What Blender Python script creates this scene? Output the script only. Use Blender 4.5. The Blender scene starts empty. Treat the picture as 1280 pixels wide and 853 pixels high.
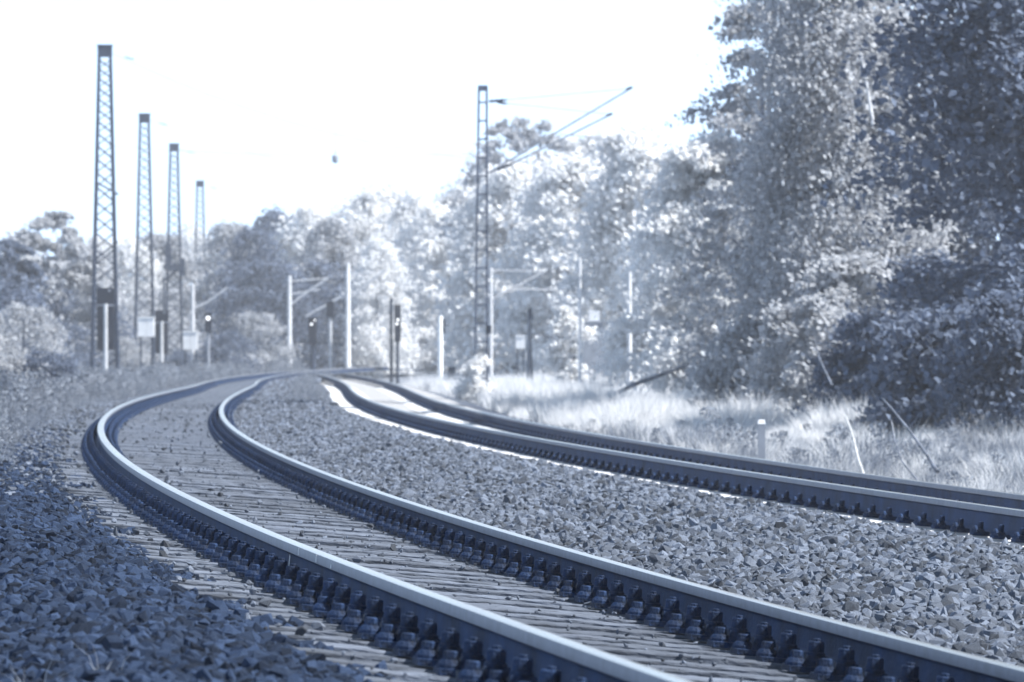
import bpy, math, random
import numpy as np
from mathutils import Vector, Matrix

sc = bpy.context.scene
C = sc.collection
rng = np.random.default_rng(7)
random.seed(7)
R = math.radians

# ---------------------------------------------------------------- camera
HC, F, Y0 = 0.931044, 8189.49, 433.494          # height above the rail top, focal length in photo pixels, horizon row
PITCH = math.atan((Y0 - 426.5) / F)
cam = bpy.data.cameras.new('camera')
cam.sensor_width = 36.0
cam.lens = 36.0 * F / 1280.0
cam.clip_start = 0.5
cam.clip_end = 6000
cam.dof.use_dof = True
cam.dof.focus_distance = 31.0
cam.dof.aperture_fstop = 11.5
co = bpy.data.objects.new('camera', cam)
C.objects.link(co)
co.location = (0, 0, HC)
co.rotation_euler = (math.pi / 2 + PITCH, 0, 0)
sc.camera = co

# ---------------------------------------------------------------- sky, sun, exposure
SUN_AZ, SUN_EL = R(102), R(47)                   # azimuth from the view axis (+ = right), elevation
w = bpy.data.worlds.new('World')
sc.world = w
w.use_nodes = True
nt = w.node_tree
bgn = nt.nodes.get('Background') or nt.nodes.new('ShaderNodeBackground')
sky = nt.nodes.new('ShaderNodeTexSky')
sky.sky_type = 'NISHITA'
sky.sun_disc = False
sky.sun_elevation = SUN_EL
sky.sun_rotation = -SUN_AZ
sky.air_density = 1.0
sky.dust_density = 0.5
sky.ozone_density = 1.0
sky.altitude = 1000
# the whole sky carries the photograph's toning: mostly its own brightness in one cool tone
bw = nt.nodes.new('ShaderNodeRGBToBW')
nt.links.new(sky.outputs[0], bw.inputs[0])
tone = nt.nodes.new('ShaderNodeMix')
tone.data_type = 'RGBA'
tone.blend_type = 'MULTIPLY'
tone.inputs[0].default_value = 1.0
nt.links.new(bw.outputs[0], tone.inputs[6])
tone.inputs[7].default_value = (0.70, 0.97, 1.38, 1)
mixn = nt.nodes.new('ShaderNodeMix')
mixn.data_type = 'RGBA'
mixn.inputs[0].default_value = 0.9
nt.links.new(sky.outputs[0], mixn.inputs[6])
nt.links.new(tone.outputs[2], mixn.inputs[7])
nt.links.new(mixn.outputs[2], bgn.inputs[0])
bgn.inputs[1].default_value = 0.112
sd = Vector((math.sin(SUN_AZ) * math.cos(SUN_EL), math.cos(SUN_AZ) * math.cos(SUN_EL), math.sin(SUN_EL)))
sl = bpy.data.lights.new('sun', 'SUN')
sl.energy = 5.0
sl.angle = R(0.6)
sl.color = (1.0, 0.99, 0.965)
so = bpy.data.objects.new('sun', sl)
C.objects.link(so)
so.rotation_euler = sd.to_track_quat('Z', 'Y').to_euler()
sc.view_settings.view_transform = 'Standard'
sc.view_settings.look = 'None'
sc.view_settings.gamma = 1.0
sc.view_settings.exposure = 1.1
sc.cycles.use_denoising = True
sc.cycles.max_bounces = 6
sc.cycles.diffuse_bounces = 3
sc.cycles.glossy_bounces = 3
sc.cycles.transmission_bounces = 3
sc.cycles.transparent_max_bounces = 6
sc.cycles.volume_bounces = 1
sc.cycles.sample_clamp_indirect = 4.0

HAZE_DENSITY = 0.0005


def P(px, py, Y):
    """the point at distance Y in the direction of a photo pixel"""
    up = (426.5 - py) / F
    x = (px - 640) / F
    fw = Y / (math.cos(PITCH) - up * math.sin(PITCH))
    return Vector((x * fw, Y, HC + fw * (math.sin(PITCH) + up * math.cos(PITCH))))


# ---------------------------------------------------------------- materials
MATS = {}


def mat(name, col, rough=0.8, metal=0.0, var=0.15, scale=8.0, bump=0.0, bscale=40.0, col2=None, island=0.0, spec=0.3, stretch=None, coord='Object', random_obj=0.0):
    m = bpy.data.materials.new(name)
    m.use_nodes = True
    t = m.node_tree
    b = t.nodes['Principled BSDF']
    b.inputs['Roughness'].default_value = rough
    b.inputs['Metallic'].default_value = metal
    b.inputs['Specular IOR Level'].default_value = spec
    tc = t.nodes.new('ShaderNodeTexCoord')
    src = tc.outputs[coord]
    if stretch:
        mp = t.nodes.new('ShaderNodeMapping')
        mp.inputs['Scale'].default_value = stretch
        t.links.new(src, mp.inputs[0])
        src = mp.outputs[0]
    n = t.nodes.new('ShaderNodeTexNoise')
    n.inputs['Scale'].default_value = scale
    n.inputs['Detail'].default_value = 6
    n.inputs['Roughness'].default_value = 0.6
    t.links.new(src, n.inputs['Vector'])
    r = t.nodes.new('ShaderNodeValToRGB')
    c2 = col2 or tuple(min(1, c * (1 + 2 * var)) for c in col)
    c1 = tuple(c * (1 - 2 * var) for c in col) if not col2 else col
    r.color_ramp.elements[0].color = (*c1, 1)
    r.color_ramp.elements[0].position = 0.3
    r.color_ramp.elements[1].color = (*c2, 1)
    r.color_ramp.elements[1].position = 0.7
    t.links.new(n.outputs[0], r.inputs[0])
    out = r.outputs[0]
    for amount, node, sock in ((island, 'ShaderNodeNewGeometry', 'Random Per Island'), (random_obj, 'ShaderNodeObjectInfo', 'Random')):
        if amount:
            g = t.nodes.new(node)
            mr = t.nodes.new('ShaderNodeMapRange')
            mr.inputs['To Min'].default_value = 1 - amount
            mr.inputs['To Max'].default_value = 1 + amount
            t.links.new(g.outputs[sock], mr.inputs[0])
            mx = t.nodes.new('ShaderNodeMix')
            mx.data_type = 'RGBA'
            mx.blend_type = 'MULTIPLY'
            mx.inputs[0].default_value = 1
            t.links.new(out, mx.inputs[6])
            t.links.new(mr.outputs[0], mx.inputs[7])
            out = mx.outputs[2]
    t.links.new(out, b.inputs['Base Color'])
    if bump:
        n2 = t.nodes.new('ShaderNodeTexNoise')
        n2.inputs['Scale'].default_value = bscale
        n2.inputs['Detail'].default_value = 5
        t.links.new(src, n2.inputs['Vector'])
        bp = t.nodes.new('ShaderNodeBump')
        bp.inputs['Strength'].default_value = bump
        bp.inputs['Distance'].default_value = 0.02
        t.links.new(n2.outputs[0], bp.inputs['Height'])
        t.links.new(bp.outputs[0], b.inputs['Normal'])
    MATS[name] = m
    return m


def leafmat(name, col, trans=0.45, var=0.35, tcol=None):
    m = bpy.data.materials.new(name)
    m.use_nodes = True
    t = m.node_tree
    t.nodes.remove(t.nodes['Principled BSDF'])
    o = t.nodes['Material Output']
    g = t.nodes.new('ShaderNodeNewGeometry')
    r = t.nodes.new('ShaderNodeValToRGB')
    r.color_ramp.elements[0].color = (*[c * (1 - var) for c in col], 1)
    r.color_ramp.elements[1].color = (*[min(.9, c * (1 + var)) for c in col], 1)
    t.links.new(g.outputs['Random Per Island'], r.inputs[0])
    d = t.nodes.new('ShaderNodeBsdfPrincipled')
    d.inputs['Roughness'].default_value = 0.7
    d.inputs['Specular IOR Level'].default_value = 0.08
    tr = t.nodes.new('ShaderNodeBsdfTranslucent')
    mx = t.nodes.new('ShaderNodeMixShader')
    mx.inputs[0].default_value = trans
    t.links.new(r.outputs[0], d.inputs['Base Color'])
    t.links.new(r.outputs[0], tr.inputs['Color'])
    t.links.new(d.outputs[0], mx.inputs[1])
    t.links.new(tr.outputs[0], mx.inputs[2])
    t.links.new(mx.outputs[0], o.inputs['Surface'])
    MATS[name] = m
    return m


def emitmat(name, col, s):
    m = bpy.data.materials.new(name)
    m.use_nodes = True
    b = m.node_tree.nodes['Principled BSDF']
    b.inputs['Base Color'].default_value = (*col, 1)
    b.inputs['Emission Color'].default_value = (*col, 1)
    b.inputs['Emission Strength'].default_value = s
    MATS[name] = m
    return m


# the photograph is toned: darks are navy, lights are neutral, so things carry blue greys
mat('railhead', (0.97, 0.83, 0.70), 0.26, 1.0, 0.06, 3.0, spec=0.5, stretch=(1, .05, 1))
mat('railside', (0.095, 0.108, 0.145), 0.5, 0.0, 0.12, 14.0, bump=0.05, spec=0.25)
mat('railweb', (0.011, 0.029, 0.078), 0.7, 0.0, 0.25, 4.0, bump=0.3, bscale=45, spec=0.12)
mat('iron', (0.011, 0.024, 0.060), 0.7, 0.0, 0.35, 30.0, bump=0.4, bscale=120, spec=0.15, random_obj=0.25)
mat('timber', (0.094, 0.109, 0.140), 0.9, 0.0, 0.28, 9.0, bump=0.7, bscale=22, stretch=(1.0, 3.0, 3.0), random_obj=0.28)
mat('concrete', (0.56, 0.56, 0.57), 0.8, 0.0, 0.10, 6.0, bump=0.2, bscale=60, random_obj=0.12)
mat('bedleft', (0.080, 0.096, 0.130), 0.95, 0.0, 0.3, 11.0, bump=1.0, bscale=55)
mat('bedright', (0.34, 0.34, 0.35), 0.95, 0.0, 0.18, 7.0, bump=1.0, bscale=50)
mat('stoneshaded', (0.022, 0.036, 0.070), 0.8, 0.0, 0.22, 18.0, bump=0.5, bscale=70, random_obj=0.7, spec=0.12)  # vignette-like shade of the left foreground is put into this stone colour
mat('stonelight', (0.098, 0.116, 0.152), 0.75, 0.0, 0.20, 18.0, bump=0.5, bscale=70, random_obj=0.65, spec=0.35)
mat('soil', (0.16, 0.175, 0.205), 0.95, 0.0, 0.25, 0.4, bump=0.6, bscale=5)
mat('steeldark', (0.022, 0.034, 0.062), 0.55, 0.2, 0.2, 6.0)
mat('steelmast', (0.07, 0.085, 0.125), 0.55, 0.1, 0.2, 6.0)
mat('steelpale', (0.50, 0.51, 0.53), 0.6, 0.0, 0.10, 3.0)
mat('steelgrey', (0.26, 0.28, 0.32), 0.6, 0.0, 0.15, 3.0)
mat('signalblack', (0.004, 0.008, 0.022), 0.6, 0.0, 0.2, 5.0)
mat('whitepaint', (0.78, 0.78, 0.78), 0.6, 0.0, 0.05, 5.0)
mat('cable', (0.10, 0.11, 0.14), 0.5, 0.3, 0.1, 5.0)
mat('bark', (0.11, 0.125, 0.165), 0.9, 0.0, 0.35, 6.0, bump=0.8, bscale=18, stretch=(3, 3, .6))
mat('barkpale', (0.42, 0.43, 0.45), 0.9, 0.0, 0.25, 6.0, bump=0.6, bscale=18, stretch=(3, 3, .6))
mat('deadwood', (0.13, 0.145, 0.18), 0.9, 0.0, 0.3, 9.0, bump=0.6)
mat('palewood', (0.45, 0.45, 0.45), 0.9, 0.0, 0.15, 9.0, bump=0.6)
emitmat('lamplit', (1, 1, 1), 0.75)
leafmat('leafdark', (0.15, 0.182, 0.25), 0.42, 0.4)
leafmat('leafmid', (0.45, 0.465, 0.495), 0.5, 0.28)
leafmat('leafhazed', (0.80, 0.805, 0.81), 0.5, 0.08)  # misty glow over the centre wood is put into this pale leaf colour
leafmat('grasspale', (0.78, 0.78, 0.785), 0.45, 0.18)
leafmat('grassgrey', (0.235, 0.26, 0.305), 0.4, 0.35)


# ---------------------------------------------------------------- mesh helpers
class MB:
    def __init__(s):
        s.v, s.f, s.m = [], [], []

    def add(s, vs, fs, mi=0):
        o = len(s.v)
        s.v += [tuple(v) for v in vs]
        s.f += [tuple(i + o for i in f) for f in fs]
        s.m += [mi] * len(fs)

    def box(s, c, d, rz=0.0, taper=1.0, mi=0):
        x, y, z = (k / 2 for k in d)
        vs = []
        for zz, k in ((-z, 1.0), (z, taper)):
            for sx, sy in ((-1, -1), (1, -1), (1, 1), (-1, 1)):
                px, py = sx * x * k, sy * y * k
                vs.append((c[0] + px * math.cos(rz) - py * math.sin(rz), c[1] + px * math.sin(rz) + py * math.cos(rz), c[2] + zz))
        s.add(vs, [(3, 2, 1, 0), (4, 5, 6, 7), (0, 1, 5, 4), (1, 2, 6, 5), (2, 3, 7, 6), (3, 0, 4, 7)], mi)

    def tube(s, pts, rad, n=8, cap=True, mi=0):
        pts = [Vector(p) for p in pts]
        if not hasattr(rad, '__len__'):
            rad = [rad] * len(pts)
        vs, fs = [], []
        for i, p in enumerate(pts):
            d = (pts[min(i + 1, len(pts) - 1)] - pts[max(i - 1, 0)]).normalized()
            a = Vector((0, 0, 1)) if abs(d.z) < 0.9 else Vector((1, 0, 0))
            u = d.cross(a).normalized()
            q = d.cross(u)
            for k in range(n):
                t = 2 * math.pi * k / n
                vs.append(p + (math.cos(t) * u + math.sin(t) * q) * float(rad[i]))
        for i in range(len(pts) - 1):
            for k in range(n):
                fs.append((i * n + k, i * n + (k + 1) % n, (i + 1) * n + (k + 1) % n, (i + 1) * n + k))
        if cap:
            fs.append(tuple(range(n - 1, -1, -1)))
            fs.append(tuple(range((len(pts) - 1) * n, len(pts) * n)))
        s.add(vs, fs, mi)

    def lathe(s, prof, n=10, c=(0, 0, 0), mi=0, rot=0.0):
        """prof: (radius, z) from bottom to top"""
        vs, fs = [], []
        for r_, z in prof:
            for k in range(n):
                t = 2 * math.pi * k / n + rot
                vs.append((c[0] + r_ * math.cos(t), c[1] + r_ * math.sin(t), c[2] + z))
        for i in range(len(prof) - 1):
            for k in range(n):
                fs.append((i * n + k, i * n + (k + 1) % n, (i + 1) * n + (k + 1) % n, (i + 1) * n + k))
        fs.append(tuple(range(n - 1, -1, -1)))
        fs.append(tuple(range((len(prof) - 1) * n, len(prof) * n)))
        s.add(vs, fs, mi)

    def mesh(s, name, mats, smooth=False):
        me = bpy.data.meshes.new(name)
        me.from_pydata(s.v, [], s.f)
        for m in (mats if isinstance(mats, (list, tuple)) else [mats]):
            me.materials.append(MATS[m])
        me.polygons.foreach_set('material_index', s.m)
        if smooth:
            me.polygons.foreach_set('use_smooth', [True] * len(s.f))
            try:
                me.set_sharp_from_angle(angle=R(38))
            except Exception:
                pass
        me.update()
        return me

    def build(s, name, mats, parent=None, smooth=False):
        return put(name, s.mesh(name, mats, smooth), parent)


def put(name, me, parent=None, loc=None, rot=None, scale=None):
    o = bpy.data.objects.new(name, me)
    C.objects.link(o)
    if parent:
        o.parent = parent
    if loc is not None:
        o.location = loc
    if rot is not None:
        o.rotation_euler = rot
    if scale is not None:
        o.scale = scale
    return o


def tag(o, label=None, cat=None, group=None, kind=None):
    if label: o['label'] = label
    if cat: o['category'] = cat
    if group: o['group'] = group
    if kind: o['kind'] = kind
    return o


def thing(name, label, cat, loc=(0, 0, 0), rz=0.0, group=None):
    o = put(name, None, None, loc, (0, 0, rz))
    o.empty_display_size = 0.2
    return tag(o, label, cat, group)


def array_mesh(name, V, Q, mats, midx=None):
    me = bpy.data.meshes.new(name)
    V = np.asarray(V, np.float32)
    Q = np.asarray(Q, np.int32)
    k = Q.shape[1]
    me.vertices.add(len(V))
    me.vertices.foreach_set('co', V.ravel())
    me.loops.add(Q.size)
    me.loops.foreach_set('vertex_index', Q.ravel())
    me.polygons.add(len(Q))
    me.polygons.foreach_set('loop_start', np.arange(0, Q.size, k, dtype=np.int32))
    for m in mats:
        me.materials.append(MATS[m])
    if midx is not None:
        me.polygons.foreach_set('material_index', np.asarray(midx, np.int32))
    me.update(calc_edges=True)
    me.validate()
    return me


def scatter(name, pts, rot, scl, idx, protos, parent=None):
    """one object whose points carry the prototypes (geometry nodes)"""
    me = bpy.data.meshes.new(name)
    me.vertices.add(len(pts))
    me.vertices.foreach_set('co', np.asarray(pts, np.float32).ravel())
    for an, ty, key, val in (('rot', 'FLOAT_VECTOR', 'vector', rot), ('scl', 'FLOAT_VECTOR', 'vector', scl), ('idx', 'INT', 'value', idx)):
        a = me.attributes.new(an, ty, 'POINT')
        a.data.foreach_set(key, np.asarray(val, np.int32 if ty == 'INT' else np.float32).ravel())
    o = put(name, me, parent)
    col = bpy.data.collections.new(name + '_pieces')
    for i, pm in enumerate(protos):
        po = bpy.data.objects.new('%s_piece_%02d' % (name, i), pm)
        col.objects.link(po)
    g = bpy.data.node_groups.new(name + '_scatter', 'GeometryNodeTree')
    g.interface.new_socket('Geometry', in_out='INPUT', socket_type='NodeSocketGeometry')
    g.interface.new_socket('Geometry', in_out='OUTPUT', socket_type='NodeSocketGeometry')
    gi, go = g.nodes.new('NodeGroupInput'), g.nodes.new('NodeGroupOutput')
    ip = g.nodes.new('GeometryNodeInstanceOnPoints')
    ci = g.nodes.new('GeometryNodeCollectionInfo')
    ci.inputs['Collection'].default_value = col
    ci.inputs['Separate Children'].default_value = True
    ci.inputs['Reset Children'].default_value = True
    ip.inputs['Pick Instance'].default_value = True

    def att(n, ty):
        k = g.nodes.new('GeometryNodeInputNamedAttribute')
        k.data_type = ty
        k.inputs['Name'].default_value = n
        return k.outputs['Attribute']
    L = g.links.new
    L(gi.outputs[0], ip.inputs['Points'])
    L(ci.outputs[0], ip.inputs['Instance'])
    e2r = g.nodes.new('FunctionNodeEulerToRotation')
    L(att('rot', 'FLOAT_VECTOR'), e2r.inputs[0])
    L(e2r.outputs[0], ip.inputs['Rotation'])
    L(att('scl', 'FLOAT_VECTOR'), ip.inputs['Scale'])
    L(att('idx', 'INT'), ip.inputs['Instance Index'])
    L(ip.outputs[0], go.inputs[0])
    md = o.modifiers.new('scatter', 'NODES')
    md.node_group = g
    return o


# ---------------------------------------------------------------- the two tracks in plan
DS = 0.1
SS = np.arange(-30, 330, DS)
I0 = int(np.argmin(abs(SS)))


FB, KB = 125.0, 0.25e-3


def curve(X0, Yb, ps, k0, k1, k2, k3, follow=None):
    s = np.clip(SS, 0, 150)
    kap = k0 * 1e-3 + k1 * 1e-5 * s + k2 * 1e-7 * s ** 2 + k3 * 1e-9 * s ** 3
    kap = np.where(SS > 150, -0.6e-3, kap)
    th = np.cumsum(kap) * DS
    th = th - th[I0] + ps
    if follow is not None:                       # far off the second track closes up to the first
        fy, fth = follow
        y = Yb
        for i in range(I0, len(SS)):
            y += math.cos(th[i - 1]) * DS
            if SS[i] > FB:
                th[i] = th[i - 1] + KB * DS
    x = np.cumsum(-np.sin(th)) * DS
    y = np.cumsum(np.cos(th)) * DS
    return x - x[I0] + X0, y - y[I0] + Yb, th


T1 = curve(1.393483, 19.691713, 0.116436, -1.683288, 3.546788, -4.347567, 2.073191)
T2 = curve(4.181479, 42.643898, 0.099942, -1.090888, 1.621653, -2.211315, 1.380106, (T1[1], T1[2]))
C1 = 0.144235 - 1.20129e-3 * np.clip(SS, 0, 160)
C2 = 0.098915 - 0.260381e-3 * np.clip(SS, 0, 160)
Z1, Z2 = 0.0, -0.141667


class Track:
    def __init__(s, T, c, z0):
        s.x, s.y, s.th = T
        s.c, s.z0 = c, z0

    def at(s, ss, off, dz):
        """world points: off metres to the left of the right rail in the canted plane, dz above the rail tops"""
        ss = np.atleast_1d(ss)
        x, y, th, c = (np.interp(ss, SS, a) for a in (s.x, s.y, s.th, s.c))
        sn = c / 1.5
        cs = np.sqrt(1 - sn * sn)
        lat = off * cs - dz * sn
        return np.stack([x - np.cos(th) * lat, y - np.sin(th) * lat, off * sn + dz * cs + s.z0], 1)

    def frame(s, ss):
        """matrix: local x across to the right, y along, z up out of the track plane, origin on the right rail's top"""
        x, y, th, c = (float(np.interp(ss, SS, a)) for a in (s.x, s.y, s.th, s.c))
        roll = math.asin(c / 1.5)
        return Matrix.Translation((x, y, s.z0)) @ Matrix.Rotation(th, 4, 'Z') @ Matrix.Rotation(roll, 4, 'Y')

    def xr(s, Y):
        return np.interp(Y, s.y, s.x)

    def cant(s, Y):
        return np.interp(Y, s.y, s.c)


TA, TB = Track(T1, C1, Z1), Track(T2, C2, Z2)
SLA, SLB = -0.176, -0.190                        # sleeper tops below the rail tops

# ---------------------------------------------------------------- ground and ballast bed
GL, GR = -0.50, -0.62


def bed_section(Y):
    """x, z of the bed's cross-section at distance Y"""
    a, ca = float(TA.xr(Y)), float(TA.cant(Y))
    b, cb = float(TB.xr(Y)), float(TB.cant(Y))
    pa = lambda u: -u / 1.5 * ca + Z1
    pb = lambda u: -u / 1.5 * cb + Z2
    q = []
    k = float(np.interp(Y, [38, 72], [1.0, 0.12]))
    e = pa(-2.05)
    q.append((a - 4.6, GL - 0.05))
    q.append((a - 3.15, pa(-2.6) + SLA - 0.12))
    q.append((a - 2.55, pa(-2.5) + SLA - 0.015))
    q.append((a - 2.15, e + SLA - 0.005))
    q.append((a - 1.95, pa(-1.95) + SLA - 0.034 * k))
    q.append((a - 0.75, pa(-0.75) + SLA - 0.045 * k))
    q.append((a + 0.45, pa(0.45) + SLA - 0.03 * k))
    q.append((a + 0.65, pa(0.65) + SLA + 0.0))
    q.append((a + (b - a) * 0.42, -0.17))
    q.append((b - 2.25, pb(-2.25) + SLB + 0.0))
    q.append((b - 1.98, pb(-1.98) + SLB - 0.02))
    q.append((b - 1.85, pb(-1.85) + SLB - 0.03))
    q.append((b + 0.45, pb(0.45) + SLB - 0.03))
    q.append((b + 1.0, pb(1.0) + SLB - 0.02))
    q.append((b + 2.3, GR - 0.05))
    return q


BY = np.concatenate([np.arange(4, 60, 1.0), np.arange(60, 330, 3.0)])
SEC = [bed_section(y) for y in BY]
SX = np.array([[p[0] for p in s] for s in SEC])
SZ = np.array([[p[1] for p in s] for s in SEC])


def bed_z(X, Y):
    """vectorised height of the bed"""
    X, Y = np.asarray(X, float), np.asarray(Y, float)
    i = np.clip(np.searchsorted(BY, Y) - 1, 0, len(BY) - 2)
    t = np.clip((Y - BY[i]) / (BY[i + 1] - BY[i]), 0, 1)[:, None]
    xs = SX[i] * (1 - t) + SX[i + 1] * t
    zs = SZ[i] * (1 - t) + SZ[i + 1] * t
    k = np.clip((X[:, None] > xs).sum(1) - 1, 0, xs.shape[1] - 2)
    r = np.arange(len(X))
    x0, x1, z0, z1 = xs[r, k], xs[r, k + 1], zs[r, k], zs[r, k + 1]
    return z0 + np.clip((X - x0) / (x1 - x0), 0, 1) * (z1 - z0)


mb = MB()
n = SX.shape[1]
for i in range(len(BY)):
    for k in range(n):
        mb.v.append((SX[i, k], BY[i], SZ[i, k]))
for i in range(len(BY) - 1):
    for k in range(n - 1):
        mb.f.append((i * n + k, i * n + k + 1, (i + 1) * n + k + 1, (i + 1) * n + k))
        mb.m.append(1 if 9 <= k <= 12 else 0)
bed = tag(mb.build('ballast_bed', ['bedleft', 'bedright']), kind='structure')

# the ground: one sheet out to the horizon with gentle swells beside the line
gx = np.concatenate([[-3000, -900, -300, -120], np.arange(-60, 61, 3.0), [120, 300, 900, 3000]])
gy = np.concatenate([[-300, -60, -10], np.arange(0, 480, 6.0), [520, 600, 800, 1500, 5000]])


def ground_z(X, Y):
    X, Y = np.asarray(X, float), np.asarray(Y, float)
    a = np.interp(Y, TA.y, TA.x)
    b = np.interp(Y, TB.y, TB.x)
    t = np.clip((X - a) / (b - a + 1e-6), 0, 1)
    z = GL + (GR - GL) * t
    away = np.clip(np.maximum(a - 4.5 - X, X - b - 2.2) / 6.0, 0, 1)
    z = z + away * 0.10 * (np.sin(X * .31 + Y * .07) + np.sin(Y * .13 - X * .17 + 1.0))
    inside = (X > a - 4.4) & (X < b + 2.2) & (Y > 3) & (Y < 325)
    return np.where(inside, z - 0.25, z)


mb = MB()
for y in gy:
    for x in gx:
        mb.v.append((x, y, float(ground_z(x, y))))
for i in range(len(gy) - 1):
    for k in range(len(gx) - 1):
        mb.f.append((i * len(gx) + k, i * len(gx) + k + 1, (i + 1) * len(gx) + k + 1, (i + 1) * len(gx) + k))
        mb.m.append(0)
tag(mb.build('ground', 'soil', smooth=True), kind='structure')

# ---------------------------------------------------------------- rails
RAIL = [(-.0625, -.154), (-.0625, -.146), (-.020, -.131), (-.009, -.120), (-.008, -.060), (-.012, -.050), (-.0335, -.039),
        (-.0355, -.012), (-.032, -.004), (-.022, -.0005), (0, 0.0006)]
RAIL = RAIL + [(-x, z) for x, z in RAIL[-2::-1]]
# material of the strip that starts at each profile point: 0 web, 1 head side, 2 running surface
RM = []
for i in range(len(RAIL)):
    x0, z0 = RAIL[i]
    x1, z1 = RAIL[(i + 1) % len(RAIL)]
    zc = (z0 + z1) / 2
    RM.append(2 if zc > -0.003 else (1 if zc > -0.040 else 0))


def rail_obj(T, off, s0, s1, parent, hscale=1.0):
    ss = np.concatenate([np.arange(s0, 70, 0.25), np.arange(70, s1, 1.0)]) if s0 < 70 else np.arange(s0, s1, 1.0)
    N, k = len(ss), len(RAIL)
    V = np.zeros((N, k, 3))
    for j, (x, z) in enumerate(RAIL):
        V[:, j] = T.at(ss, off - x, z * (hscale if z < -0.06 else 1.0))
    Q, M = [], []
    for i in range(N - 1):
        for j in range(k):
            Q.append((i * k + j, (i + 1) * k + j, (i + 1) * k + (j + 1) % k, i * k + (j + 1) % k))
            M.append(RM[j])
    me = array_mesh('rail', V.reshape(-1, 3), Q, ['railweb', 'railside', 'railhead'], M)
    me.polygons.foreach_set('use_smooth', [True] * len(Q))
    me.set_sharp_from_angle(angle=R(30))
    return put('rail', me, parent)


trackA = thing('railway_track', 'curving railway track on weathered timber sleepers with rows of tall bolts', 'railway track', (0, 0, 0))
trackB = thing('railway_track', 'railway track on pale concrete sleepers beside the bright grass field', 'railway track', (0, 0, 0))
railsA = [rail_obj(TA, o, -14, 290, trackA) for o in (0.0, 1.5)]
railsB = [rail_obj(TB, o, -20, 270, trackB, 1.10) for o in (0.0, 1.5)]
# pale chalk marks and weld seams on the near rail of the timber track
for s_, z0, z1 in ((6.45, -0.008, -0.034), (7.25, -0.050, -0.115), (4.85, -0.020, -0.036), (5.55, -.006, -.034)):
    m_ = MB()
    pts = []
    hw = 0.006
    for ds, dz in ((-hw, z0), (hw, z0), (hw, z1), (-hw, z1)):
        x = 0.0368 if z1 > -0.045 else 0.0105
        pts.append(TA.at(s_ + ds, 1.5 + x, dz)[0])
    for ds, dz in ((-hw, z0), (hw, z0), (hw, z1), (-hw, z1)):
        x = 0.0345 if z1 > -0.045 else 0.0080
        pts.append(TA.at(s_ + ds, 1.5 + x, dz)[0])
    m_.add(pts, [(0, 1, 2, 3), (4, 7, 6, 5), (0, 4, 5, 1), (1, 5, 6, 2), (2, 6, 7, 3), (3, 7, 4, 0)])
    m_.build('paint_mark', 'whitepaint', railsA[1])

# ---------------------------------------------------------------- fastenings
# local frame of a fastening: x across the track (rail centre at 0), y along it, z = 0 on the sleeper top


def plate_mb(q):
    q.box((0, 0, 0.010), (0.37, 0.165, 0.020))
    for sx in (-1, 1):
        q.box((sx * 0.078, 0, 0.034), (0.022, 0.160, 0.030))
    return q


def clip_mb(q, sx):
    # clamp plate with lock washer, nut and bolt end, standing beside the rail foot
    x = sx * 0.088
    q.box((sx * 0.084, 0, 0.040), (0.085, 0.064, 0.044), taper=0.85)
    q.lathe([(0.034, 0.058), (0.034, 0.070), (0.028, 0.073), (0.028, 0.078)], 12, (x, 0, 0))
    q.lathe([(0.0295, 0.076), (0.0285, 0.106), (0.025, 0.110)], 8, (x, 0, 0), rot=random.uniform(0, 1))
    q.lathe([(0.0135, 0.108), (0.0135, 0.117), (0.011, 0.120)], 8, (x, 0, 0))
    return q


def screw_mb(q, sx, y):
    q.lathe([(0.038, 0.018), (0.038, 0.030), (0.030, 0.042), (0.026, 0.046)], 12, (sx * 0.152, y, 0))
    q.lathe([(0.0225, 0.044), (0.0215, 0.068), (0.017, 0.072)], 6, (sx * 0.152, y, 0), rot=R(45) + random.uniform(-.4, .4))
    return q


plate_me = plate_mb(MB()).mesh('baseplate', 'iron')
clip_me = {s: clip_mb(MB(), s).mesh('clip_bolt', 'iron') for s in (-1, 1)}
screw_me = {s: screw_mb(MB(), s, 0).mesh('sleeper_screw', 'iron') for s in (-1, 1)}

sl_me = []
for v in range(5):
    q = MB()
    L_, W_, H_ = 2.6, 0.235, 0.15
    nx = 36
    vs, fs = [], []
    for i in range(nx + 1):
        x = -L_ / 2 + L_ * i / nx
        jj = lambda a: random.uniform(-a, a)
        vs += [(x, -W_ / 2 + jj(.008), -H_), (x, -W_ / 2 + jj(.004), -0.005 + jj(.003)), (x, -W_ / 2 + 0.005 + jj(.004), jj(.003)),
               (x, jj(.02), jj(.005)), (x, W_ / 2 - 0.005 + jj(.008), jj(.003)), (x, W_ / 2 + jj(.008), -0.005 + jj(.003)), (x, W_ / 2, -H_)]
    k = 7
    for i in range(nx):
        for j in range(k):
            fs.append((i * k + j, (i + 1) * k + j, (i + 1) * k + (j + 1) % k, i * k + (j + 1) % k))
    fs += [tuple(range(k - 1, -1, -1)), tuple(range(nx * k, nx * k + k))]
    q.add(vs, fs)
    sl_me.append(q.mesh('sleeper', 'timber'))

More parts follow.
